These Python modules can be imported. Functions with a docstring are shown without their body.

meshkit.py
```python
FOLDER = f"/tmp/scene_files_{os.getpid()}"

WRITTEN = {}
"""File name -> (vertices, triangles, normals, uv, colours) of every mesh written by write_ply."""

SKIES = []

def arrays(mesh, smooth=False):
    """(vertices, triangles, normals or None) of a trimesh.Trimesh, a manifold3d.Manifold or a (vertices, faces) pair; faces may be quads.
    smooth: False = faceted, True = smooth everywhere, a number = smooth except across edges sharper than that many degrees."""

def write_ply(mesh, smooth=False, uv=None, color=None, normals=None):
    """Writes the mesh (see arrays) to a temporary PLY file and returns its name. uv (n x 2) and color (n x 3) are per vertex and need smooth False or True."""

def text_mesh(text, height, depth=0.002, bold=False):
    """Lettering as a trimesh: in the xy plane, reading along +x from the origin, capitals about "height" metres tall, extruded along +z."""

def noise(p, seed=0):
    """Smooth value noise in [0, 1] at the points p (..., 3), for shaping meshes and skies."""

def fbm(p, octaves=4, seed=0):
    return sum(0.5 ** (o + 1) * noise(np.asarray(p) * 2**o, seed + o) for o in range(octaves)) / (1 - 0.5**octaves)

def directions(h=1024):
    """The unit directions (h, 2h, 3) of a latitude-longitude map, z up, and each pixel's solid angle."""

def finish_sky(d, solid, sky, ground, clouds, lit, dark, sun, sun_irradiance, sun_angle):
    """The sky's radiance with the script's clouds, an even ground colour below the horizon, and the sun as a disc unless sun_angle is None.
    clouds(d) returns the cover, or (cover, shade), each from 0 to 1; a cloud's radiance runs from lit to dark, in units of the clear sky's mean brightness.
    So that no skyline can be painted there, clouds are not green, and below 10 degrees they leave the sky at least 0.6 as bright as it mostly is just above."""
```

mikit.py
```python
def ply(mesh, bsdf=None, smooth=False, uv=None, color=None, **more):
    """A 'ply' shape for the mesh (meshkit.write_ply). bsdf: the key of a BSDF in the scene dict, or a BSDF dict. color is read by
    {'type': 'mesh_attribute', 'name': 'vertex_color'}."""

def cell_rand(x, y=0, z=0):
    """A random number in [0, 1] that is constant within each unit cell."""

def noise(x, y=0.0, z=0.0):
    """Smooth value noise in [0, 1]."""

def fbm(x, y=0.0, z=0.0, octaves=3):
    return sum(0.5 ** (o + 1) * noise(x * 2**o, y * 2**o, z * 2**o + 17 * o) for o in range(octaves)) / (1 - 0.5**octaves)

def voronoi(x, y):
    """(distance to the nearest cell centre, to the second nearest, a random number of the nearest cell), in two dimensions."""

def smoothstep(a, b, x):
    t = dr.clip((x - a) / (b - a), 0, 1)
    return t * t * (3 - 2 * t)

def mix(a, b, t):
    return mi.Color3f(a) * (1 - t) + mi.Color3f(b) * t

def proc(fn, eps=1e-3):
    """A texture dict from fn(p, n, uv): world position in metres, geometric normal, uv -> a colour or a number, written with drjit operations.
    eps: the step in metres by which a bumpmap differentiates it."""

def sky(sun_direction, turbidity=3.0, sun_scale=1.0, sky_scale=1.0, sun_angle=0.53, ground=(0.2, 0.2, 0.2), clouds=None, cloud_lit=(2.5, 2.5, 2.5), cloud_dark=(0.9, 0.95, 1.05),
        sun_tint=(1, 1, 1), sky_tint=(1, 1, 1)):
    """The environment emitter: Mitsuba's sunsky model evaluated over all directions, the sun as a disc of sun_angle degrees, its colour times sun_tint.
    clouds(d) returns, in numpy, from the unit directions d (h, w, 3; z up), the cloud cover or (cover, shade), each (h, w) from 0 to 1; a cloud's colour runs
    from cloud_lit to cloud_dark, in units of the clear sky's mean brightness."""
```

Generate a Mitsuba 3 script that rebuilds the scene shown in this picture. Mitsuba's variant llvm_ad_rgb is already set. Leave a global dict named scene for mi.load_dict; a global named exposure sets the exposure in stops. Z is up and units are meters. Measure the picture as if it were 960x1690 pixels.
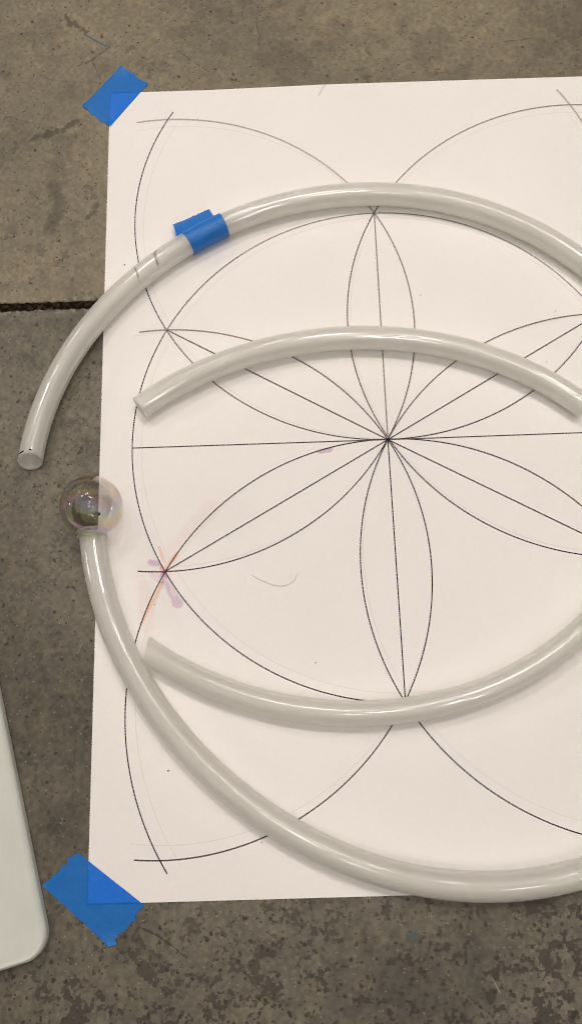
import math, random
import numpy as np, trimesh, drjit as dr, mitsuba as mi
import mikit, meshkit
from mikit import ply, proc, noise, fbm, voronoi, smoothstep, mix, cell_rand
from scipy.interpolate import CubicSpline

T = mi.ScalarTransform4f
rng = np.random.default_rng(11)
scene, labels = {'type': 'scene'}, {}

# ------------------------------------------------------------------ camera, light, exposure
CAM = np.array([-0.06875, -0.20261, 0.56823])
FWD = np.array([-0.0075748, 0.2529242, -0.9674565])
UP = np.array([0.0329597, 0.9670217, 0.2525525])
scene['camera'] = {'type': 'perspective', 'fov': 64.517, 'fov_axis': 'y', 'near_clip': 0.02, 'far_clip': 30.0,
                   'to_world': T().look_at(origin=CAM.tolist(), target=(CAM + FWD).tolist(), up=UP.tolist())}
exposure = -0.06
WARM = np.array([1.0, 0.905, 0.820])

def lamp(x, y, z, w, d, power, rot=0.0, tint=WARM):
    """a rectangular light out of view: housing and glowing diffuser, facing the floor; power = radiance"""
    k = 'unseen_light'
    i = 0
    while k in labels:
        i += 1
        k = f'unseen_light_{i:03d}'
    tf = T().translate([x, y, z]).rotate([0, 0, 1], rot)
    scene[k + '__diffuser'] = {'type': 'rectangle', 'to_world': tf @ T().rotate([1, 0, 0], 180) @ T().scale([w / 2, d / 2, 1]),
                               'emitter': {'type': 'area', 'radiance': {'type': 'rgb', 'value': (tint * power).tolist()}},
                               'bsdf': {'type': 'diffuse', 'reflectance': {'type': 'rgb', 'value': [.7, .7, .7]}}}
    scene[k + '__housing'] = ply(trimesh.creation.box([w + .04, d + .04, .06]), {'type': 'diffuse', 'reflectance': {'type': 'rgb', 'value': [.5, .5, .5]}},
                                 to_world=tf @ T().translate([0, 0, .034]))
    labels[k] = {'label': 'unseen lamp out of the frame, placed for the glints on the tubes and ball', 'category': 'lamp', 'group': 'unseen lamps out of the frame'}

lamp(-1.90, 2.15, 2.45, .16, .15, 210.0)  # unseen lamps, placed for the glints on tubes and ball
lamp(-1.05, 1.08, 2.45, .14, .13, 160.0)
lamp(-0.50, 1.42, 2.45, .14, .13, 165.0)
lamp(-0.20, 1.66, 2.45, .12, .11, 80.0)
lamp(0.10, 0.92, 2.45, .14, .13, 115.0)
lamp(0.34, 0.72, 2.45, .14, .13, 165.0)
lamp(0.80, 0.80, 2.45, .14, .13, 125.0)
lamp(0.22, 0.02, 2.45, .10, .10, 72.0)
lamp(0.09, -0.72, 2.45, .10, .10, 94.0)
lamp(0.66, -0.88, 2.45, .10, .10, 150.0)
lamp(1.05, -1.45, 2.45, .12, .10, 135.0)
lamp(-3.0, 0.05, 1.15, .50, .24, 60.0)
lamp(0.4, 0.8, 4.2, 10.0, 9.0, .44)  # added fill panel, soft light over the whole scene
labels[list(labels)[-1]] = {'label': 'broad added fill light panel high above the floor, out of the frame', 'category': 'lamp'}

# ------------------------------------------------------------------ helpers
def mm(a):
    return np.asarray(a, float) / 1000.0

def tag(key, label=None, category=None, group=None, kind=None):
    d = labels.setdefault(key, {})
    for n, v in (('label', label), ('category', category), ('group', group), ('kind', kind)):
        if v:
            d[n] = v

def put(key, mesh, bsdf, smooth=False, uv=None):
    k, i = key, 0
    while k in scene:
        i += 1
        k = f'{key}_{i:03d}'
    scene[k] = ply(mesh, bsdf, smooth=smooth, uv=uv)
    return k

def rgb(*c):
    return {'type': 'rgb', 'value': list(c)}

def grid_faces(nu, nv, wrap_v=False):
    i, j = np.meshgrid(np.arange(nu - 1), np.arange(nv if wrap_v else nv - 1), indexing='ij')
    jn = (j + 1) % nv
    return np.stack([i * nv + j, (i + 1) * nv + j, (i + 1) * nv + jn, i * nv + jn], -1).reshape(-1, 4)

def quads(v, f):
    f = np.asarray(f)
    return trimesh.Trimesh(np.asarray(v), np.vstack([f[:, [0, 1, 2]], f[:, [0, 2, 3]]]), process=False)

def seg_d(x, y, a, b):
    """distance of points (drjit, millimetres) to the segment a-b, and the parameter along it"""
    bx, by = b[0] - a[0], b[1] - a[1]
    t = dr.clip(((x - a[0]) * bx + (y - a[1]) * by) / (bx * bx + by * by), 0, 1)
    return dr.sqrt(dr.square(x - a[0] - t * bx) + dr.square(y - a[1] - t * by)), t

def poly_d(x, y, pts):
    d = mi.Float(1e4)
    for a, b in zip(pts[:-1], pts[1:]):
        d = dr.minimum(d, seg_d(x, y, a, b)[0])
    return d

# ------------------------------------------------------------------ materials: concrete
CRACKS = [([(-217, 361), (-224, 355), (-231.4, 348.6), (-241.6, 344)], 1.6), ([(-230.3, 347.3), (-225.9, 339), (-222.6, 329)], .9),
          ([(-159, 358), (-149, 348), (-131, 333)], .8), ([(-100.5, 400), (-101.7, 390), (-99.3, 379), (-94, 372.6)], .9),
          ([(-89, 387.7), (-89.4, 377), (-87.5, 367), (-88, 360)], .8), ([(-49, 329), (-52, 319)], 1.0),
          ([(-280, 372), (-283, 352), (-276, 338), (-266, 331), (-250, 328), (-226, 326)], .5), ([(120, 352), (148, 356)], .8)]

def concrete_color(p, n, uv):
    x, y = p.x * 1000, p.y * 1000
    wx, wy = x + 5 * (fbm(x / 9, y / 9, 3.0) - .5), y + 5 * (fbm(x / 9, y / 9, 7.0) - .5)
    big = fbm(x / 95, y / 95, 1.0, octaves=4)
    med = fbm(wx / 17, wy / 17, 2.0, octaves=4)
    fine = fbm(x / 2.6, y / 2.6, 4.0, octaves=3)
    upper = smoothstep(113.0, 121.0, y)
    lo = mix((.094, .083, .063), (.140, .126, .098), smoothstep(.25, .75, big))
    hi = mix((.150, .131, .092), (.198, .172, .117), smoothstep(.25, .75, big))
    c = lo * (1 - upper) + hi * upper
    c = mix(c, c * mi.Color3f(.81, .81, .825), smoothstep(.50, .72, med))
    c = mix(c, c * mi.Color3f(1.22, 1.17, 1.08), smoothstep(.56, .74, fbm(x / 6.5, y / 6.5, 11.0, octaves=3)) * .75)
    c = c * (1 + (fine - .5) * (.76 - .26 * upper))
    # sand grains and pale aggregate
    d1, d2, r = voronoi(x / 2.1 + .3 * med, y / 2.1)
    c = mix(c, mi.Color3f(.34, .31, .25), smoothstep(.30, .16, d1) * dr.select(r > .97, .5, 0.0))
    c = mix(c, mi.Color3f(.045, .038, .03), smoothstep(.42, .25, d1) * dr.select(r < .045 - .025 * upper, .9, 0.0))
    # oily brown spots, crowded towards the near edge of the slab
    crowd = smoothstep(-235.0, -395.0, y + 60 * (fbm(x / 70, y / 70, 21.0) - .5) - .26 * (x + 60))
    lump = fbm(x / 38, y / 38, 33.0, octaves=2)
    spot = .62 * fbm(x / 7, y / 7, 31.0, octaves=3) + .38 * fbm(x / 1.9, y / 1.9, 35.0, octaves=2)
    s = smoothstep(.655, .705, spot + .22 * (lump - .5) + .10 * crowd - .03 * upper)
    c = mix(c, mi.Color3f(.030, .023, .018), s * (.38 + .42 * crowd) * (.75 + .4 * fine))
    e1, e2, er = voronoi(x / 4.2 + med, y / 4.2 + 2 * fine * .3)
    pit = smoothstep(.36, .22, e1 + .25 * (fine - .5)) * dr.select(er < .045 + .09 * crowd - .035 * upper, 1.0, 0.0)
    c = mix(c, mi.Color3f(.030, .025, .020), pit * .85)
    # hairline cracks and smudges
    for pts, w in CRACKS:
        d = poly_d(x + 2.2 * (fbm(x / 3, y / 3, 41.0) - .5), y + 2.2 * (fbm(x / 3, y / 3, 43.0) - .5), pts)
        c = mix(c, mi.Color3f(.050, .043, .034), smoothstep(w, w * .2, d) * smoothstep(.28, .5, fbm(x / 4, y / 4, 45.0)) * .62)
    d = poly_d(wx, wy, [(-276, 271), (-266, 275.5), (-254, 281.5), (-240, 288)])
    c = mix(c, c * mi.Color3f(.5, .5, .5), smoothstep(4.2, 1.2, d + 5 * (fine - .5)))
    d = poly_d(wx, wy, [(-257, 225), (-252, 212), (-255, 196), (-259, 184)])
    c = mix(c, c * mi.Color3f(.66, .66, .68), smoothstep(9.0, 2.0, d + 7 * (med - .5)))
    d = poly_d(wx, wy, [(-222, 208), (-228, 196)])
    c = mix(c, c * mi.Color3f(.58, .58, .58), smoothstep(3.6, 1.0, d + 3 * (fine - .5)))
    d = poly_d(wx, wy, [(-254, 399), (-250, 389), (-243, 382), (-238, 380)])
    c = mix(c, mi.Color3f(.07, .055, .032), smoothstep(3.0, .6, d + 7 * (fine - .5)) * .7)
    d = poly_d(x, y, [(-178, -325.5), (-166, -331), (-157, -337), (-149, -343.5)])
    c = mix(c, mi.Color3f(.035, .030, .024), smoothstep(.9, .2, d + 1.6 * (fine - .5)) * .75)
    # blue crayon stroke, blue paint fleck, pale scratch
    d = poly_d(x, y, [(-237.5, 376), (-227, 368.5), (-215, 361)])
    c = mix(c, mi.Color3f(.035, .095, .155), smoothstep(1.0, .3, d + 1.0 * (fine - .5)) * .9)
    d = dr.sqrt(dr.square(x + 3.7) + dr.square(y + 334.6))
    c = mix(c, mi.Color3f(.03, .10, .15), smoothstep(3.4, 1.6, d + 6 * (fbm(x / 2.2, y / 2.2, 51.0) - .5)) * .8)
    d = poly_d(x, y, [(44, -361.5), (45.5, -364), (48, -369)])
    c = mix(c, mi.Color3f(.42, .38, .32), smoothstep(.5, .2, d) * .5)
    # worn pale rim and black dirt along the saw cut
    j = dr.abs(y - 118.8)
    c = mix(c, mi.Color3f(.30, .27, .21), smoothstep(9.0, 4.0, j + 4 * (fine - .5)) * smoothstep(.5, .7, fbm(x / 3.2, y / 3.2, 61.0)) * .6)
    c = mix(c, mi.Color3f(.02, .016, .013), smoothstep(4.0, 2.9, j + 1.6 * (fine - .5)) * .9)
    return c

def concrete_height(p, n, uv):
    x, y = p.x * 1000, p.y * 1000
    return .55 * fbm(x / 2.2, y / 2.2, 4.0, octaves=3) + .45 * fbm(x / 9, y / 9, 5.0)

scene['concrete'] = {'type': 'bumpmap', 'scale': .00055, 'arbitrary': proc(concrete_height, eps=.0004),
                     'bsdf': {'type': 'principled', 'base_color': proc(concrete_color), 'roughness': .55, 'specular': .35}}
scene['joint_dirt'] = {'type': 'diffuse', 'reflectance': proc(lambda p, n, uv: mix((.010, .007, .005), (.048, .030, .019), smoothstep(.4, .8, fbm(p.x * 400, p.y * 400, 3.0))))}

# ------------------------------------------------------------------ floor: two slabs and the saw cut between them
tag('floor', 'grey brown concrete floor with a dark saw cut joint', None, None, 'structure')
fx = np.r_[[-3.0, -1.6, -.9, -.6, -.45], np.arange(-.36, .32, .0016), [.4, .6, 1.0, 1.8, 3.0]]
def slab(side):
    y0 = .1219 if side > 0 else .1158
    far = np.r_[[0, .0004, .0009, .0015, .0022, .003, .004, .0052, .0066, .0082, .010], np.arange(.013, .56, .0035), [.65, .85, 1.2, 1.9, 3.0]]
    gx, gd = np.meshgrid(fx, far, indexing='ij')
    P = np.stack([gx * 1000 / 2.2, gd * 0 + side * 7, gd * 0], -1)
    edge = (meshkit.fbm(P, 4, 3) - .5) * .0030 * np.exp(-gd / .004)
    gy = y0 + side * (gd + edge)
    q = np.stack([gx, gy, gx * 0], -1) * 1000
    z = -.00035 * meshkit.fbm(q / 3.0, 3, 5) - .0009 * np.clip(meshkit.fbm(q / 4.5, 3, 9) - .66, 0, 1) / .2
    z = z - .0011 * np.exp(-gd / .0016) * (.4 + 1.2 * meshkit.noise(q / 2.5, 12))
    nx, ny = gx.shape
    # the cut face going down
    wall = np.stack([gx[:, 0], gy[:, 0] + side * .0003, np.full(nx, -.012)], -1)
    v = np.concatenate([wall[:, None], np.stack([gx, gy, z], -1)], 1).reshape(-1, 3)
    f = grid_faces(nx, ny + 1)
    if side < 0:
        f = f[:, ::-1]
    return quads(v, f)
put('floor__slab', slab(+1), 'concrete', smooth=40)
put('floor__slab', slab(-1), 'concrete', smooth=40)
jx = np.arange(-.5, .5, .0012)
gx, gy = np.meshgrid(jx, np.linspace(.110, .128, 16), indexing='ij')
gz = -.0030 + .0022 * meshkit.fbm(np.stack([gx, gy, gx * 0], -1) * 700, 3, 4)
put('floor__joint_filler', quads(np.stack([gx, gy, gz], -1).reshape(-1, 3), grid_faces(*gx.shape)), 'joint_dirt', smooth=True)
tag('floor__joint_filler', 'black dirt packed in the saw cut')

# ------------------------------------------------------------------ the paper
PT = .0005
TL, TR, BR, BL = (np.array(a) for a in ((-.2139, .3143), (.42, .3100), (.42, -.3118), (-.2120, -.3110)))
def lift(x, y):
    e = np.exp(-((.314 - y) / .030) ** 2) * np.clip((x + .13) / .10, 0, 1) * np.clip((.30 - x) / .12, 0, 1)
    return .0022 * e
def paper_z(x, y):
    return PT + lift(x, y)
u, v = np.meshgrid(np.linspace(0, 1, 130), np.linspace(0, 1, 130), indexing='ij')
xy = ((1 - u) * (1 - v))[..., None] * BL + (u * (1 - v))[..., None] * BR + (u * v)[..., None] * TR + ((1 - u) * v)[..., None] * TL
top = np.concatenate([xy, paper_z(xy[..., 0], xy[..., 1])[..., None]], -1).reshape(-1, 3)
bot = top - [0, 0, PT - .00012]
gf = grid_faces(130, 130)
N = 130 * 130
ring = np.r_[np.arange(129) * 130, 129 * 130 + np.arange(129), np.arange(129, 0, -1) * 130 + 129, np.arange(129, 0, -1)]
side = np.stack([ring, ring + N, np.roll(ring, -1) + N, np.roll(ring, -1)], -1)
sheet = quads(np.vstack([top, bot]), np.vstack([gf, gf[:, ::-1] + N, side]))

def taper(x, y, a, b, ra, rb):
    d, t = seg_d(x, y, a, b)
    return d - (ra + (rb - ra) * t)

def paper_color(p, n, uv):
    x, y = p.x * 1000, p.y * 1000
    c = mi.Color3f(.815, .795, .785) * (.978 + .044 * fbm(x / 1.4, y / 1.4, 2.0))
    c = c * (.985 + .03 * fbm(x / 55, y / 55, 5.0))
    wob = fbm(x / 3.5, y / 3.5, 9.0) - .5
    # dye smears left by felt pens round the crossing of the lines
    d = taper(x + 3 * wob, y, (-163, -84), (-131, -50), 4.5, 7.0)
    c = mix(c, c * mi.Color3f(.985, .945, .945), smoothstep(.8, -.8, d))
    d = taper(x + 2 * wob, y, (-165, -95.5), (-156, -83), 1.3, 1.5)
    c = mix(c, c * mi.Color3f(1.0, .62, .47), smoothstep(.6, -.6, d) * .85)
    d = taper(x + 1.5 * wob, y, (-168.5, -77), (-164, -89), 1.1, .5)
    c = mix(c, c * mi.Color3f(.98, .66, .56), smoothstep(.5, -.5, d) * .75)
    d = taper(x + 2 * wob, y + wob, (-166, -104), (-180, -131), 1.5, .9)
    c = mix(c, c * mi.Color3f(1.0, .70, .52), smoothstep(.7, -.7, d) * .85)
    d = taper(x + 2 * wob, y + 2 * wob, (-165, -97), (-154.5, -118), 2.4, 3.3)
    e = taper(x + 2 * wob, y + 2 * wob, (-163, -99), (-157, -111), .6, 1.8)
    c = mix(c, c * mi.Color3f(.72, .53, .74), smoothstep(1.0, -.9, d) * (.72 - .34 * smoothstep(1.0, -1.0, e)))
    d = taper(x + 2 * wob, y + 2 * wob, (-174.5, -88), (-167, -90.5), 2.0, 1.6)
    c = mix(c, c * mi.Color3f(.78, .62, .78), smoothstep(.6, -.5, d))
    d = taper(x + 2 * wob, y + 2 * wob, (-172, -96), (-165, -104), 2.8, 2.2)
    c = mix(c, c * mi.Color3f(.90, .80, .88), smoothstep(1.0, -1.0, d) * .6)
    d = taper(x + wob, y + wob, (-166.5, -93), (-163, -98), 1.6, 1.4)
    c = mix(c, c * mi.Color3f(.88, .50, .55), smoothstep(.5, -.5, d) * .8)
    d = taper(x + 3 * wob, y + 3 * wob, (-179, -104), (-176, -132), 4.0, 6.0)
    c = mix(c, c * mi.Color3f(.985, .935, .93), smoothstep(1.5, -1.5, d))
    d = taper(x + wob, y + wob, (-51, -8.8), (-43, -7.4), 1.7, 1.9)
    c = mix(c, c * mi.Color3f(.66, .52, .68), smoothstep(.6, -.4, d) * .8)
    return c

scene['paper'] = {'type': 'bumpmap', 'scale': .00012, 'arbitrary': proc(lambda p, n, uv: fbm(p.x * 800, p.y * 800, 1.0), eps=.0003),
                  'bsdf': {'type': 'principled', 'base_color': proc(paper_color), 'roughness': .75, 'specular': .25}}
tag('drawing_paper', 'large white sheet with a ruled and compassed flower of arcs, taped to the concrete', 'paper')
put('drawing_paper__sheet', sheet, 'paper', smooth=40)

# ink: thin ribbons of pen and pencil on the sheet, true compass circles (centre, radius in mm; angles in degrees)
for k, c in {'ink_dark': (.016, .013, .032), 'ink_mid': (.11, .093, .09), 'ink_grey': (.27, .24, .225), 'ink_faint': (.46, .42, .39), 'pencil': (.735, .71, .68)}.items():  # paler inks: glare on the upper lines put into the colour
    scene[k] = {'type': 'twosided', 'bsdf': {'type': 'diffuse', 'reflectance': rgb(*c)}}

def ribbon(P, w, dz, rag=.0, seed=0):
    P = np.asarray(P)
    t = np.gradient(P, axis=0)
    t /= np.linalg.norm(t, axis=1, keepdims=True)
    nn = np.stack([-t[:, 1], t[:, 0]], 1)
    r = np.random.default_rng(seed)
    h = w / 2 * (1 + rag * (2 * r.random((len(P), 2)) - 1))
    a, b = P + nn * h[:, :1], P - nn * h[:, 1:]
    z = lambda q: np.c_[q, paper_z(q[:, 0], q[:, 1]) + dz]
    return quads(np.stack([z(a), z(b)], 1).reshape(-1, 3), grid_faces(len(P), 2)[:, ::-1])

CIRC = {'C0': (1.3, -.3, 190.4), 'C150': (-164.5, 95.4, 190.4), 'C90': (.8, 190.2, 191.4), 'C210': (-164.9, -96.1, 190.0),
        'C270': (.9, -192.1, 191.1), 'C30': (165.0, 94.9, 190.2), 'C330': (165.6, -95.5, 190.6)}
def arc(name, a0, a1, step=1.2):
    cx, cy, r = CIRC[name]
    a = np.radians(np.linspace(a0, a1, max(4, int(abs(a1 - a0) / step * r / 190))))
    return mm(np.stack([cx + r * np.cos(a), cy + r * np.sin(a)], 1))
seed = 0
def pen(kind, pts, w, col):
    global seed
    seed += 1
    put('drawing_paper__' + kind, ribbon(pts, .88 * w / 1000, (.00007 if col == 'pencil' else .00016) + .000004 * seed, seed=seed), col)
# the fainter first drawing in pencil, a little smaller
for name, a0, a1 in [('C0', 0, 360), ('C150', 100, -96), ('C90', 148, 332), ('C90', 35, 22), ('C210', 100, -98), ('C270', 29, 214), ('C30', 78, 272), ('C330', 83, 276)]:
    pen('pencil_arc', arc(name, a0, a1) * .972 + mm([1.5, 1.0]), .7, 'pencil')
for name, a0, a1, w, col in [
        ('C0', 20, 90.3, .95, 'ink_grey'), ('C0', 90.3, 124, .95, 'ink_grey'), ('C0', 124, 152, .9, 'ink_mid'), ('C0', 152, 380, .85, 'ink_dark'),
        ('C150', 98, 39, 1.45, 'ink_faint'), ('C150', 39, -4, 1.1, 'ink_grey'), ('C150', -4, -32, .9, 'ink_mid'), ('C150', -32, -86, .85, 'ink_dark'), ('C150', -86, -95.7, 1.1, 'ink_mid'),
        ('C90', 147.5, 213, .85, 'ink_dark'), ('C90', 213, 271, .9, 'ink_mid'), ('C90', 271, 331, .85, 'ink_dark'), ('C90', 35, 22, 1.4, 'ink_faint'),
        ('C210', 96.2, 69, 1.2, 'ink_grey'), ('C210', 69, 30, .95, 'ink_mid'), ('C210', 30, -66, .85, 'ink_dark'), ('C210', -66, -95.3, 1.05, 'ink_mid'),
        ('C270', 29, 120, .85, 'ink_dark'), ('C270', 120, 212.3, .85, 'ink_dark'),
        ('C30', 80, 140, 1.0, 'ink_grey'), ('C30', 140, 153, .9, 'ink_dark'), ('C30', 153, 211, .9, 'ink_mid'), ('C30', 211, 272, .85, 'ink_dark'),
        ('C330', 83, 151, .9, 'ink_mid'), ('C330', 151, 276, .85, 'ink_dark')]:
    pen('pen_arc', arc(name, a0, a1), w, col)
CEN = (-.1, -1.4)
for end, w, col in [((-10.0, 190.0), 1.05, 'ink_grey'), ((-164.4, 93.9), 1.0, 'ink_mid'), ((-189.5, -1.3), .9, 'ink_mid'), ((-164.1, -95.1), .85, 'ink_dark'),
                    ((.5, -190.2), .85, 'ink_dark'), ((165.2, -94.8), .85, 'ink_dark'), ((191.5, -.9), .9, 'ink_mid'), ((165.2, 93.9), .85, 'ink_dark')]:
    if end[0] == -10.0:
        end = (.5, 189.6)
    pen('pen_line', mm(np.linspace(CEN, end, 12)), w, col)
# the compass hole in the middle of the flower
dot = trimesh.creation.cylinder(1.25e-3, .0003, sections=20)
dot.apply_translation([CEN[0] / 1000, CEN[1] / 1000, PT + .0003])
put('drawing_paper__centre_dot', dot, 'ink_dark')

# ------------------------------------------------------------------ milky tubes
def curve(pts, ext0=0.0, ext1=0.0, step=.0025):
    """a smooth arc through the points; ext0/ext1 = metres to carry it on, with the curvature of its ends"""
    P = np.asarray(pts)
    def carry(Q, L):
        A = np.c_[2 * Q, np.ones(len(Q))]
        s = np.linalg.lstsq(A, (Q ** 2).sum(1), rcond=None)[0]
        c, r = s[:2], math.sqrt(s[2] + s[0] ** 2 + s[1] ** 2)
        a = np.unwrap(np.arctan2(Q[:, 1] - c[1], Q[:, 0] - c[0]))
        k = np.arange(1, int(L / .02) + 1) * .02 / r * np.sign(a[-1] - a[0])
        return np.stack([c[0] + r * np.cos(a[-1] + k), c[1] + r * np.sin(a[-1] + k)], 1) + (Q[-1] - c) * (1 - r / np.linalg.norm(Q[-1] - c))
    if ext1:
        P = np.vstack([P, carry(P[-5:], ext1)])
    if ext0:
        P = np.vstack([carry(P[:5][::-1], ext0)[::-1], P])
    d = np.r_[0, np.cumsum(np.linalg.norm(np.diff(P, axis=0), axis=1))]
    cs = CubicSpline(d, P)
    s = np.linspace(0, d[-1], int(d[-1] / step) + 1)
    return s, cs(s), cs(s, 1) / np.linalg.norm(cs(s, 1), axis=1, keepdims=True)

def frames(P, tg, zc):
    nn = np.stack([-tg[:, 1], tg[:, 0], tg[:, 0] * 0], 1)
    return np.c_[P, np.broadcast_to(zc, len(P))], np.c_[tg, tg[:, 0] * 0], nn

def tube_mesh(s, P, tg, r, zc, wall=.0022, cut0=(0, 0), cut1=(0, 0), seg=56, seed=0):
    C, t3, nn = frames(P, tg, zc)
    a = np.linspace(0, 2 * np.pi, seg, endpoint=False)
    def skin(rad):
        wobble = 1 + .012 * (meshkit.fbm(np.stack(np.broadcast_arrays(s[:, None] * 22, np.cos(a) * .8 + seed, np.sin(a) * .8), -1), 2, seed) - .5)
        lat, up = rad * np.cos(a), rad * np.sin(a)
        off = (nn[:, None] * (lat * wobble)[..., None]) + (np.array([0, 0, 1.0]) * (up * wobble)[..., None])
        V = C[:, None] + off
        for cut, e in ((cut0, 0), (cut1, -1)):
            w = np.exp(-np.abs(s - s[e]) / .010)[:, None]
            V = V + t3[:, None] * (w * (cut[0] * lat + cut[1] * up))[..., None]
        return V
    o, i = skin(r), skin(r - wall)
    n = len(s)
    # rounded lips
    mid0, mid1 = (o[0] + i[0]) / 2 - t3[0] * .0004, (o[-1] + i[-1]) / 2 + t3[-1] * .0004
    loop = np.concatenate([mid0[None], o, mid1[None], i[::-1], mid0[None]], 0)
    ss = np.concatenate([s[:1], s, s[-1:], s[::-1], s[:1]])
    # one more column so that the angle can run to 1 without a seam
    V = np.concatenate([loop, loop[:, :1]], 1)
    uv = np.stack(np.meshgrid(ss, np.linspace(0, 1, seg + 1), indexing='ij'), -1).reshape(-1, 2)
    return quads(V.reshape(-1, 3), grid_faces(len(loop), seg + 1)[:, ::-1]), uv

def extruded(p, n, uv):
    # die lines along the tube, about a quarter of a millimetre wide, and scuffed patches
    lines = noise(uv.y * 230, uv.x * 12, 1.0) * .8 + 1.0 * noise(uv.y * 60, uv.x * 60, 2.0)
    scuff = smoothstep(.66, .74, fbm(uv.x * 42, uv.y * 5, 3.0)) * fbm(uv.x * 1900, uv.y * 100, 4.0) * 14
    return lines + scuff
scene['milky_gloss'] = {'type': 'bumpmap', 'scale': .000005, 'arbitrary': proc(extruded, eps=.00005),
                        'bsdf': {'type': 'blendbsdf', 'weight': .74,
                                 'a': {'type': 'twosided', 'bsdf': {'type': 'roughplastic', 'alpha': .007, 'int_ior': 3.0, 'diffuse_reflectance': rgb(.90, .895, .86), 'nonlinear': False}},
                                 'b': {'type': 'principledthin', 'base_color': rgb(.992, .988, .966), 'roughness': .3, 'spec_trans': .4, 'diff_trans': 1.62}}}

def put_tube(key, made):
    put(key, made[0], 'milky_gloss', smooth=True, uv=made[1])
R1 = .0088
T1 = [[-.2613, -.0116], [-.2518, .0329], [-.2336, .0739], [-.2079, .1105], [-.1760, .1419], [-.1392, .1675], [-.0986, .1863], [-.0555, .1977], [-.0112, .2015], [.0331, .1975], [.0761, .1856], [.1165, .1656], [.1532, .1373]]
T2 = [[-.1822, .0268], [-.1579, .0425], [-.1323, .0552], [-.1055, .0651], [-.0778, .0721], [-.0495, .0762], [-.0209, .0774], [.0076, .0756], [.0358, .0708], [.0632, .0631], [.0896, .0523], [.1147, .0385], [.1388, .0206], [.1443, .0160]]
T3 = [[-.1739, -.151], [-.1515, -.165], [-.1277, -.1765], [-.1028, -.1856], [-.0771, -.1921], [-.0508, -.1959], [-.0244, -.1971], [.0021, -.1956], [.0282, -.1913], [.0536, -.1843], [.0781, -.1744], [.1014, -.1615], [.1232, -.1458]]
T4 = [[-.2140, -.0689], [-.2073, -.1052], [-.1954, -.1399], [-.1787, -.1724], [-.1578, -.2024], [-.1331, -.2294], [-.1051, -.2531], [-.0744, -.2729], [-.0415, -.2884], [-.0067, -.2993], [.0293, -.3050], [.0661, -.3053], [.1031, -.2996]]
ZC = PT + R1 + .0001

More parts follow.
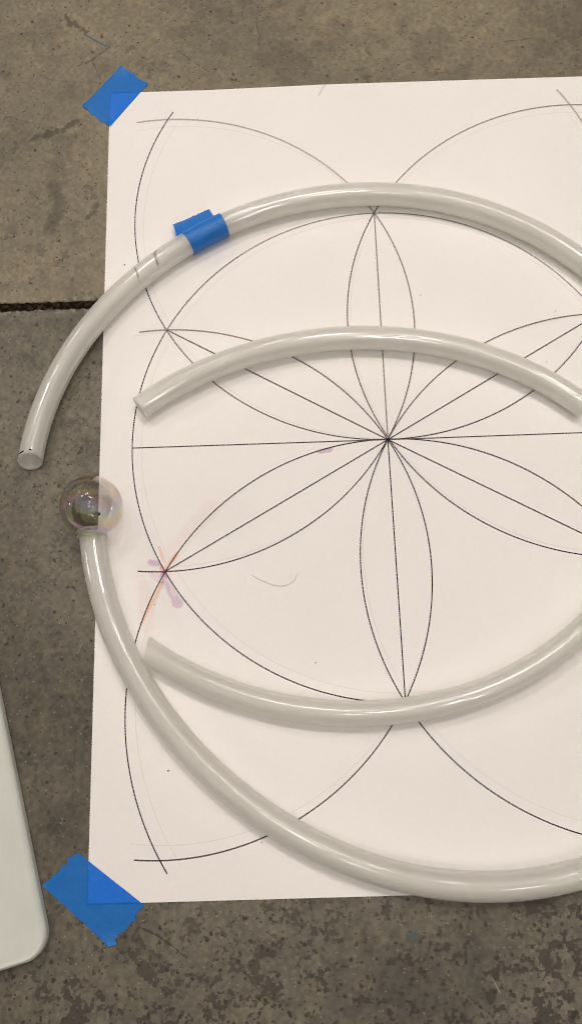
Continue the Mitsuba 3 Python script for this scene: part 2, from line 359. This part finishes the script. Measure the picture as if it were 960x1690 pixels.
s1, P1, t1 = curve(T1, 0, .20)
put_tube('upper_tube__body', tube_mesh(s1, P1, t1, R1, ZC, cut0=(-.22, .46), seed=1))
tag('upper_tube', 'milky plastic tube arched at the top, with blue tape wrapped round it', 'tube')
s2, P2, t2 = curve(T2)
put_tube('short_tube__body', tube_mesh(s2, P2, t2, R1, ZC, cut0=(0, .06), seed=2))
tag('short_tube', 'shorter milky plastic tube arched across the middle of the drawing, both ends cut square', 'tube')
s3, P3, t3_ = curve(T3, 0, .12)
put_tube('inner_tube__body', tube_mesh(s3, P3, t3_, .0085, PT + .0086, cut0=(-.42, .0), seed=3))
tag('inner_tube', 'milky plastic tube curving under the flower, its end touching the lower tube', 'tube')
s4, P4, t4 = curve(T4, 0, .16)
put_tube('lower_tube__body', tube_mesh(s4, P4, t4, .0092, PT + .0093, seed=4))
tag('lower_tube', 'milky plastic tube sweeping from the clear ball along the lower edge of the sheet', 'tube')

def on_tube(s, P, tg, r, zc, path, w):
    """a ribbon that hugs the tube: path = [(distance along, angle round in degrees)]"""
    q = np.array(path, float)
    d = np.linspace(0, len(q) - 1, 24)
    ss, ph = np.interp(d, range(len(q)), q[:, 0]), np.radians(np.interp(d, range(len(q)), q[:, 1]))
    out = []
    sd, pd = np.gradient(ss), np.gradient(ph) * r
    L = np.hypot(sd, pd)
    for k, sg in ((1, 1), (-1, -1)):
        s_, p_ = ss + sg * w / 2 * pd / L, ph - sg * w / 2 * sd / L / r
        c = np.stack([np.interp(s_, s, P[:, i]) for i in (0, 1)], 1)
        tt = np.stack([np.interp(s_, s, tg[:, i]) for i in (0, 1)], 1)
        nn = np.stack([-tt[:, 1], tt[:, 0]], 1)
        rr = r * 1.007 + .00012
        out.append(np.c_[c + nn * (rr * np.cos(p_))[:, None], zc + rr * np.sin(p_)])
    return quads(np.stack(out, 1).reshape(-1, 3), grid_faces(24, 2))
for path, w, col in [([(.1701, 57), (.168, 94), (.166, 118)], .0006, 'ink_mid'), ([(.1655, 122), (.1648, 138)], .0004, 'ink_grey'),
                     ([(.1895, 52), (.1862, 100), (.1850, 128)], .0007, 'ink_grey'), ([(.1875, 60), (.1872, 84), (.1845, 120)], .0006, 'ink_grey'),
                     ([(.1915, 50), (.1885, 78), (.1862, 92)], .0005, 'ink_grey'), ([(.1890, 62), (.1840, 134)], .0005, 'ink_grey'),
                     ([(.0024, 40), (.0044, 72)], .0012, 'ink_dark'), ([(.0056, 96), (.0060, 108)], .0009, 'ink_dark')]:
    put('upper_tube__pen_mark', on_tube(s1, P1, t1, R1, ZC, path, w), col)
tag('upper_tube__pen_mark', 'short dark pen strokes across the tube')

# ------------------------------------------------------------------ blue masking tape
def tape_color(p, n, uv):
    x, y = p.x * 1000, p.y * 1000
    c = mi.Color3f(.022, .26, .84) * (.88 + .24 * fbm(x / .9, y / .9, p.z * 900))
    return mix(c, mi.Color3f(.05, .31, .84), smoothstep(.55, .8, fbm(x / 5, y / 5, 6.0)) * .35)
def crepe(p, n, uv):
    a, b = p.x * 1000 + p.y * 820, p.x * 820 - p.y * 1000
    return .8 * fbm(a * 1.1, b * .35, 5.0) + .4 * fbm(p.x * 1500, p.y * 1500, p.z * 900)
scene['tape_thin'] = {'type': 'bumpmap', 'scale': .00038, 'arbitrary': proc(crepe, eps=.0002),
                      'bsdf': {'type': 'blendbsdf', 'weight': .36,
                               'a': {'type': 'principledthin', 'base_color': proc(tape_color), 'roughness': .5, 'spec_trans': .0, 'diff_trans': 1.45},
                               'b': {'type': 'twosided', 'bsdf': {'type': 'principled', 'base_color': proc(tape_color), 'roughness': .34, 'specular': .6}}}}
scene['tape_layers'] = {'type': 'twosided', 'bsdf': {'type': 'bumpmap', 'scale': .00036, 'arbitrary': proc(lambda p, n, uv: fbm(p.x * 900, p.y * 900, p.z * 900) + 1.5 * fbm(p.x * 160, p.y * 160, p.z * 160), eps=.0003),
                        'bsdf': {'type': 'principled', 'base_color': proc(lambda p, n, uv: mi.Color3f(.010, .150, .52) * (.86 + .28 * fbm(p.x * 1100, p.y * 1100, p.z * 1100))), 'roughness': .45, 'specular': .4}}}

def inside_paper(q):
    """signed distance into the sheet, metres"""
    d = np.full(len(q), 9.0)
    poly = [TL, BL, BR, TR]
    for a, b in zip(poly, poly[1:] + poly[:1]):
        e = (b - a) / np.linalg.norm(b - a)
        d = np.minimum(d, e[0] * (q[:, 1] - a[1]) - e[1] * (q[:, 0] - a[0]))
    return d

def corner_tape(key, corners, torn, seed, curls=()):
    a, b, c, d = (np.array(k) / 1000 for k in corners)
    nu, nv = 110, 70
    u, v = np.meshgrid(np.linspace(0, 1, nu), np.linspace(0, 1, nv), indexing='ij')
    q = (((1 - u) * (1 - v))[..., None] * a + (u * (1 - v))[..., None] * b + (u * v)[..., None] * c + ((1 - u) * v)[..., None] * d)
    ax = (b - a) / np.linalg.norm(b - a)
    n1 = meshkit.fbm(np.stack([v * 9, v * 0 + seed, v * 0], -1), 4, seed) - .5
    n2 = meshkit.fbm(np.stack([v * 9, v * 0 + seed + 5, v * 0], -1), 4, seed + 3) - .5
    q = q + ax * ((n1 * np.exp(-u / .06) + n2 * np.exp(-(1 - u) / .06)) * torn)[..., None]
    q = q.reshape(-1, 2)
    z = .00016 + (PT - .0000) * np.clip(inside_paper(q) / .0010 + .55, 0, 1) * 1.0
    m = meshkit.fbm(np.c_[q * 95, q[:, 0] * 0 + seed], 3, seed)
    z = z + .00025 * m + .0005 * np.clip(m - .62, 0, 1)
    uu, vv = u.ravel(), v.ravel()
    for cu, cv, rad, h in curls:
        z = z + h * np.clip(1 - np.hypot((uu - cu) * 1.7, vv - cv) / rad, 0, 1) ** 1.5
    put(key + '__strip', quads(np.c_[q, z], grid_faces(nu, nv)[:, ::1]), 'tape_thin', smooth=True)

corner_tape('tape_piece', [(-237.0, 302.2), (-205.4, 341.9), (-181.9, 322.3), (-213.1, 280.5)], .0042, 2, [(0.0, 0.0, .28, .0016), (0.0, 1.0, .22, .0014), (1.0, 1.0, .2, .0012), (1, .1, .35, .0010)])
tag('tape_piece', 'piece of blue masking tape across the upper left corner of the white sheet', 'tape')
corner_tape('tape_piece_001', [(-220.2, -279.0), (-175.5, -312.2), (-196.4, -336.8), (-241.1, -299.7)], .0052, 7, [(1.0, 1.0, .30, .0022), (0.0, 1.0, .16, .0010)])
tag('tape_piece_001', 'darker blue masking tape across the lower left corner of the white sheet', 'tape')

# the tape wound round the upper tube, with its two ends stuck together as a flag
sa, sb = (float(s1[np.hypot(*(P1 - k).T).argmin()]) for k in ((-.1480, .1618), (-.1200, .1786)))
ws = np.linspace(sa, sb, 36)
wp, wt = (np.stack([np.interp(ws, s1, k[:, i]) for i in (0, 1)], 1) for k in (P1, t1))
wt /= np.linalg.norm(wt, axis=1, keepdims=True)
C, t3, nn = frames(wp, wt, ZC)
a = np.radians(np.linspace(20, 352, 60))
def wrap_skin(r):
    bump = .00012 * meshkit.fbm(np.stack(np.broadcast_arrays(ws[:, None] * 260, np.cos(a) * 2, np.sin(a) * 2), -1), 3, 6)
    R = r + bump + .0004 * np.clip((50 - np.degrees(a)) / 30, 0, 1)
    return C[:, None] + nn[:, None] * (R * np.cos(a))[..., None] + np.array([0, 0, 1.0]) * (R * np.sin(a))[..., None]
V = np.concatenate([wrap_skin(R1 + .00045), wrap_skin(R1 + .00012)[:, ::-1]], 1)
V[..., 2] = np.maximum(V[..., 2], PT + .00022)
put('tape_wrap__band', quads(V.reshape(-1, 3), grid_faces(36, V.shape[1], wrap_v=True)[:, ::-1]), 'tape_layers', smooth=40)
nu, nv = 60, 26
u, v = np.meshgrid(np.linspace(0, 1, nu), np.linspace(0, 1, nv), indexing='ij')
A, B, Cc, D = (np.array(k) for k in ((-.1591, .1818, .0066), (-.1303, .1928, .0088), (-.1235, .1765, .0156), (-.1535, .1610, .0150)))
F = ((1 - u) * (1 - v))[..., None] * A + (u * (1 - v))[..., None] * B + (u * v)[..., None] * Cc + ((1 - u) * v)[..., None] * D
saw = np.abs(((u * 9 + 1.2 * meshkit.noise(np.stack([u * 7, u * 0, u * 0], -1), 3)) % 1) - .5) * 2 * (.3 + 1.3 * meshkit.noise(np.stack([u * 11, u * 0 + 4, u * 0], -1), 5))
F = F + ((A - D) / np.linalg.norm(A - D)) * ((saw - .5) * .0012 * np.exp(-v / .05))[..., None]
F[..., 2] += .0012 * np.sin(v * math.pi) + .0006 * meshkit.fbm(np.stack([u * 3, v * 3, u * 0], -1), 2, 4)
low = F - [0, 0, .00035]
low[:, :, 1] += .0006 * np.exp(-v / .08)
Nf = nu * nv
ring = np.r_[np.arange(nu - 1) * nv, (nu - 1) * nv + np.arange(nv - 1), np.arange(nu - 1, 0, -1) * nv + nv - 1, np.arange(nv - 1, 0, -1)]
fl = np.vstack([grid_faces(nu, nv), grid_faces(nu, nv)[:, ::-1] + Nf, np.stack([ring, ring + Nf, np.roll(ring, -1) + Nf, np.roll(ring, -1)], -1)])
put('tape_wrap__flag', quads(np.vstack([F.reshape(-1, 3), low.reshape(-1, 3)]), fl), 'tape_layers', smooth=40)
tag('tape_wrap', 'blue masking tape wound round the upper tube, its saw toothed ends folded into a flag', 'tape')

# ------------------------------------------------------------------ the iridescent ball
BC, BR_ = np.array([-.2125, -.0510, .0215 + .00056]), .0215
def film(p, n, uv):
    # bands of interference colour of a coating whose thickness varies over the ball
    q = (p - mi.Point3f(*BC.tolist())) / BR_
    th = 2.2 * q.y + 1.1 * q.x + 1.5 * q.z + 1.3 * (fbm(q.x * 1.6 + 5, q.y * 1.6, q.z * 1.6) - .5)
    return mi.Color3f(.80 + .20 * dr.cos(2.1 * th), .70 + .22 * dr.cos(2.5 * th - 1.5), .64 + .32 * dr.cos(3.0 * th - 3.2))
scene['ball_glass'] = {'type': 'thindielectric', 'int_ior': 1.95, 'specular_reflectance': proc(film), 'specular_transmittance': rgb(.93, .925, .91)}
scene['clear_plastic'] = {'type': 'principledthin', 'base_color': rgb(.90, .90, .88), 'roughness': .18, 'spec_trans': .55, 'diff_trans': 1.1, 'eta': 1.5}
ball = trimesh.creation.icosphere(subdivisions=5, radius=BR_)
ball.apply_translation(BC)
put('clear_ball__shell', ball, 'ball_glass', smooth=True)
d4 = t4[0]
added_plug = trimesh.creation.cylinder(.0068, .0040, sections=48, transform=trimesh.geometry.align_vectors([0, 0, 1], [d4[0], d4[1], 0]))  # plug added to close the dark bore mirrored in the ball
added_plug.apply_translation([*(P4[0] + d4 * .0030), PT + .0093])
put('clear_ball__added_plug', added_plug, 'clear_plastic', smooth=40)
col = []
for yy, rr in [(.0, .0088), (.0012, .0107), (.0024, .0110), (.0030, .0100), (.0042, .0099), (.0050, .0107), (.0060, .0100)]:
    aa = np.linspace(0, 2 * np.pi, 48, endpoint=False)
    base = np.array([*(P4[0] - d4 * .0045), .0108]) + np.array([d4[0], d4[1], 0]) * yy
    n4 = np.array([-d4[1], d4[0], 0])
    col.append(base + n4 * (rr * np.cos(aa))[:, None] + np.array([0, 0, 1.0]) * (rr * np.sin(aa))[:, None])
put('clear_ball__collar', quads(np.concatenate(col), grid_faces(len(col), 48, wrap_v=True)), 'clear_plastic', smooth=50)
tag('clear_ball', 'clear iridescent hollow ball on a tube end at the left edge of the sheet', 'ball')

# ------------------------------------------------------------------ the off-white plastic slab at the left
def rounded(w, h, r, inset, n=14):
    r = max(r - inset, .0005)
    w, h = w / 2 - inset, h / 2 - inset
    out = []
    for cx, cy, a0 in ((w - r, h - r, 0), (-w + r, h - r, 90), (-w + r, -h + r, 180), (w - r, -h + r, 270)):
        aa = np.radians(np.linspace(a0, a0 + 90, n))
        out.append(np.stack([cx + r * np.cos(aa), cy + r * np.sin(aa)], 1))
    return np.concatenate(out)
prof = [(.0012, .0), (.0004, .0005), (.0, .0014), (.0, .0062), (.0003, .0074), (.0010, .0083), (.0017, .0089), (.0023, .0089), (.0031, .0084), (.0042, .0083)]
W, H, CR = .120, .250, .0165
rings = [np.c_[rounded(W, H, CR, i), np.full(56, z)] for i, z in prof]
v = np.concatenate(rings)
v = np.vstack([v, [[0, 0, .0083]]])
f = grid_faces(len(rings), 56, wrap_v=True)
k0 = (len(rings) - 1) * 56
tri = np.stack([k0 + np.arange(56), k0 + (np.arange(56) + 1) % 56, np.full(56, len(v) - 1)], -1)
slab_mesh = trimesh.Trimesh(v, np.vstack([f[:, [0, 2, 1]], f[:, [0, 3, 2]], tri]), process=False)
# its right edge runs from (-276.9,-168.9) to (-236.7,-320) mm
e = np.array([-236.7 + 276.9, -320 + 168.9]); e /= np.linalg.norm(e)
nrm = np.array([-e[1], e[0]])
corner = np.array([-.2352, -.3260]) + e * .0128           # where the two straight edges would meet
centre = corner - e * H / 2 - nrm * W / 2
M = np.eye(4); M[:2, 0] = nrm; M[:2, 1] = -e; M[:2, 3] = centre
if np.linalg.det(M) < 0:
    slab_mesh.invert()
slab_mesh.apply_transform(M)
slab_mesh.fix_normals()
def weave(p, n, uv):
    a, b = (p.x * nrm[0] + p.y * nrm[1]) * 1000, (p.x * e[0] + p.y * e[1]) * 1000
    return dr.sin(a * 5.2) * dr.sin(b * 5.2) * .35 + fbm(a * .8, b * .8, 3.0)
scene['slab_plastic'] = {'type': 'bumpmap', 'scale': .00010, 'arbitrary': proc(weave, eps=.0002),
                         'bsdf': {'type': 'principled', 'base_color': proc(lambda p, n, uv: mi.Color3f(.575, .605, .56) * (.93 + .10 * fbm(p.x * 60, p.y * 60, 1.0) + .05 * fbm(p.x * 700, p.y * 90, 4.0))), 'roughness': .42, 'specular': .45}}
put('plastic_board__body', slab_mesh, 'slab_plastic', smooth=35)
tag('plastic_board', 'off-white plastic board with rounded corners lying on the concrete at the lower left', 'board')

# ------------------------------------------------------------------ hairs and grit
scene['hair'] = {'type': 'diffuse', 'reflectance': rgb(.22, .18, .15)}
scene['grit'] = {'type': 'diffuse', 'reflectance': rgb(.055, .045, .04)}
scene['resin'] = {'type': 'principled', 'base_color': rgb(.62, .42, .45), 'roughness': .12, 'specular': .7, 'spec_trans': .35}
def strand(pts, r, h):
    P = np.asarray(pts)
    d = np.arange(len(P))
    q = CubicSpline(d, P)(np.linspace(0, len(P) - 1, 40))
    z = paper_z(q[:, 0], q[:, 1]) + r + .0002 + h * np.sin(np.linspace(0, 3.1, 40))
    t = np.gradient(q, axis=0); t /= np.linalg.norm(t, axis=1, keepdims=True)
    aa = np.linspace(0, 2 * np.pi, 6, endpoint=False)
    V = np.stack([np.c_[q + np.stack([-t[:, 1], t[:, 0]], 1) * r * np.cos(k), z + r * np.sin(k)] for k in aa], 1)
    return quads(V.reshape(-1, 3), grid_faces(40, 6, wrap_v=True))
put('curled_hair', strand(mm([(-102.5, -98.9), (-98.3, -102.1), (-91.9, -105.3), (-85.5, -107.7), (-79.1, -107.9), (-73.9, -105.5), (-70.3, -100)]), .00008, .0004), 'hair', smooth=True)
tag('curled_hair', 'thin curled hair lying on the white sheet, left of the lower petal', 'hair')
put('short_hair', strand(mm([(-39.5, 302.0), (-35.4, 310.3), (-31.1, 315.0)]), .00010, .0003), 'hair', smooth=True)
tag('short_hair', 'short dark hair crossing the top edge of the white sheet', 'hair')
def crumb(key, x, y, r, label, cat, m='grit', flat=.6, seed=0):
    g = trimesh.creation.icosphere(subdivisions=2, radius=1.0)
    g.vertices *= (1 + .6 * (meshkit.fbm(g.vertices * 1.7 + seed, 3, seed)[:, None] - .5)) * np.array([1, .8, flat]) * .62 * r / 1000
    x, y = x / 1000, y / 1000
    g.apply_translation([x, y, float(paper_z(np.float64(x), np.float64(y))) + .0001 + r * flat * .28 / 1000])
    put(key, g, m, smooth=True)
    tag(key, label, cat)
crumb('crumb', -198.2, 151.5, 1.1, 'dark crumb on the left margin of the sheet, above the upper tube', 'crumb', seed=1)
crumb('crumb_001', -148.7, 118.3, .8, 'dark crumb sitting on the big circle below the wrapped tape', 'crumb', seed=2)
crumb('crumb_002', -160.5, -230.3, 1.0, 'grey crumb on the sheet just left of the lower tube', 'crumb', seed=3)
crumb('crumb_003', -59.7, -162.2, .75, 'black crumb alone on the sheet above the inner tube', 'crumb', seed=4)
crumb('crumb_004', 32.1, 116.0, .6, 'tiny dark crumb right of the top petal', 'crumb', seed=5)
crumb('crumb_005', -98.9, -276.8, .6, 'tiny dark crumb below the lower tube where a pen arc meets it', 'crumb', seed=6)
crumb('crumb_006', 122.8, 56.4, .6, 'tiny dark crumb below the right end of the short tube', 'crumb', seed=7)
crumb('crumb_007', 134.4, 98.5, .7, 'tiny dark crumb near the right border above the short tube', 'crumb', seed=8)
crumb('resin_drop', -165.9, -102.5, 1.7, 'shiny pink resin drop on the purple stain', 'resin drop', 'resin', .5, seed=11)
crumb('resin_drop_001', -171.3, -118.3, 1.1, 'small tan resin drop on the orange smear', 'resin drop', 'resin', .5, seed=12)
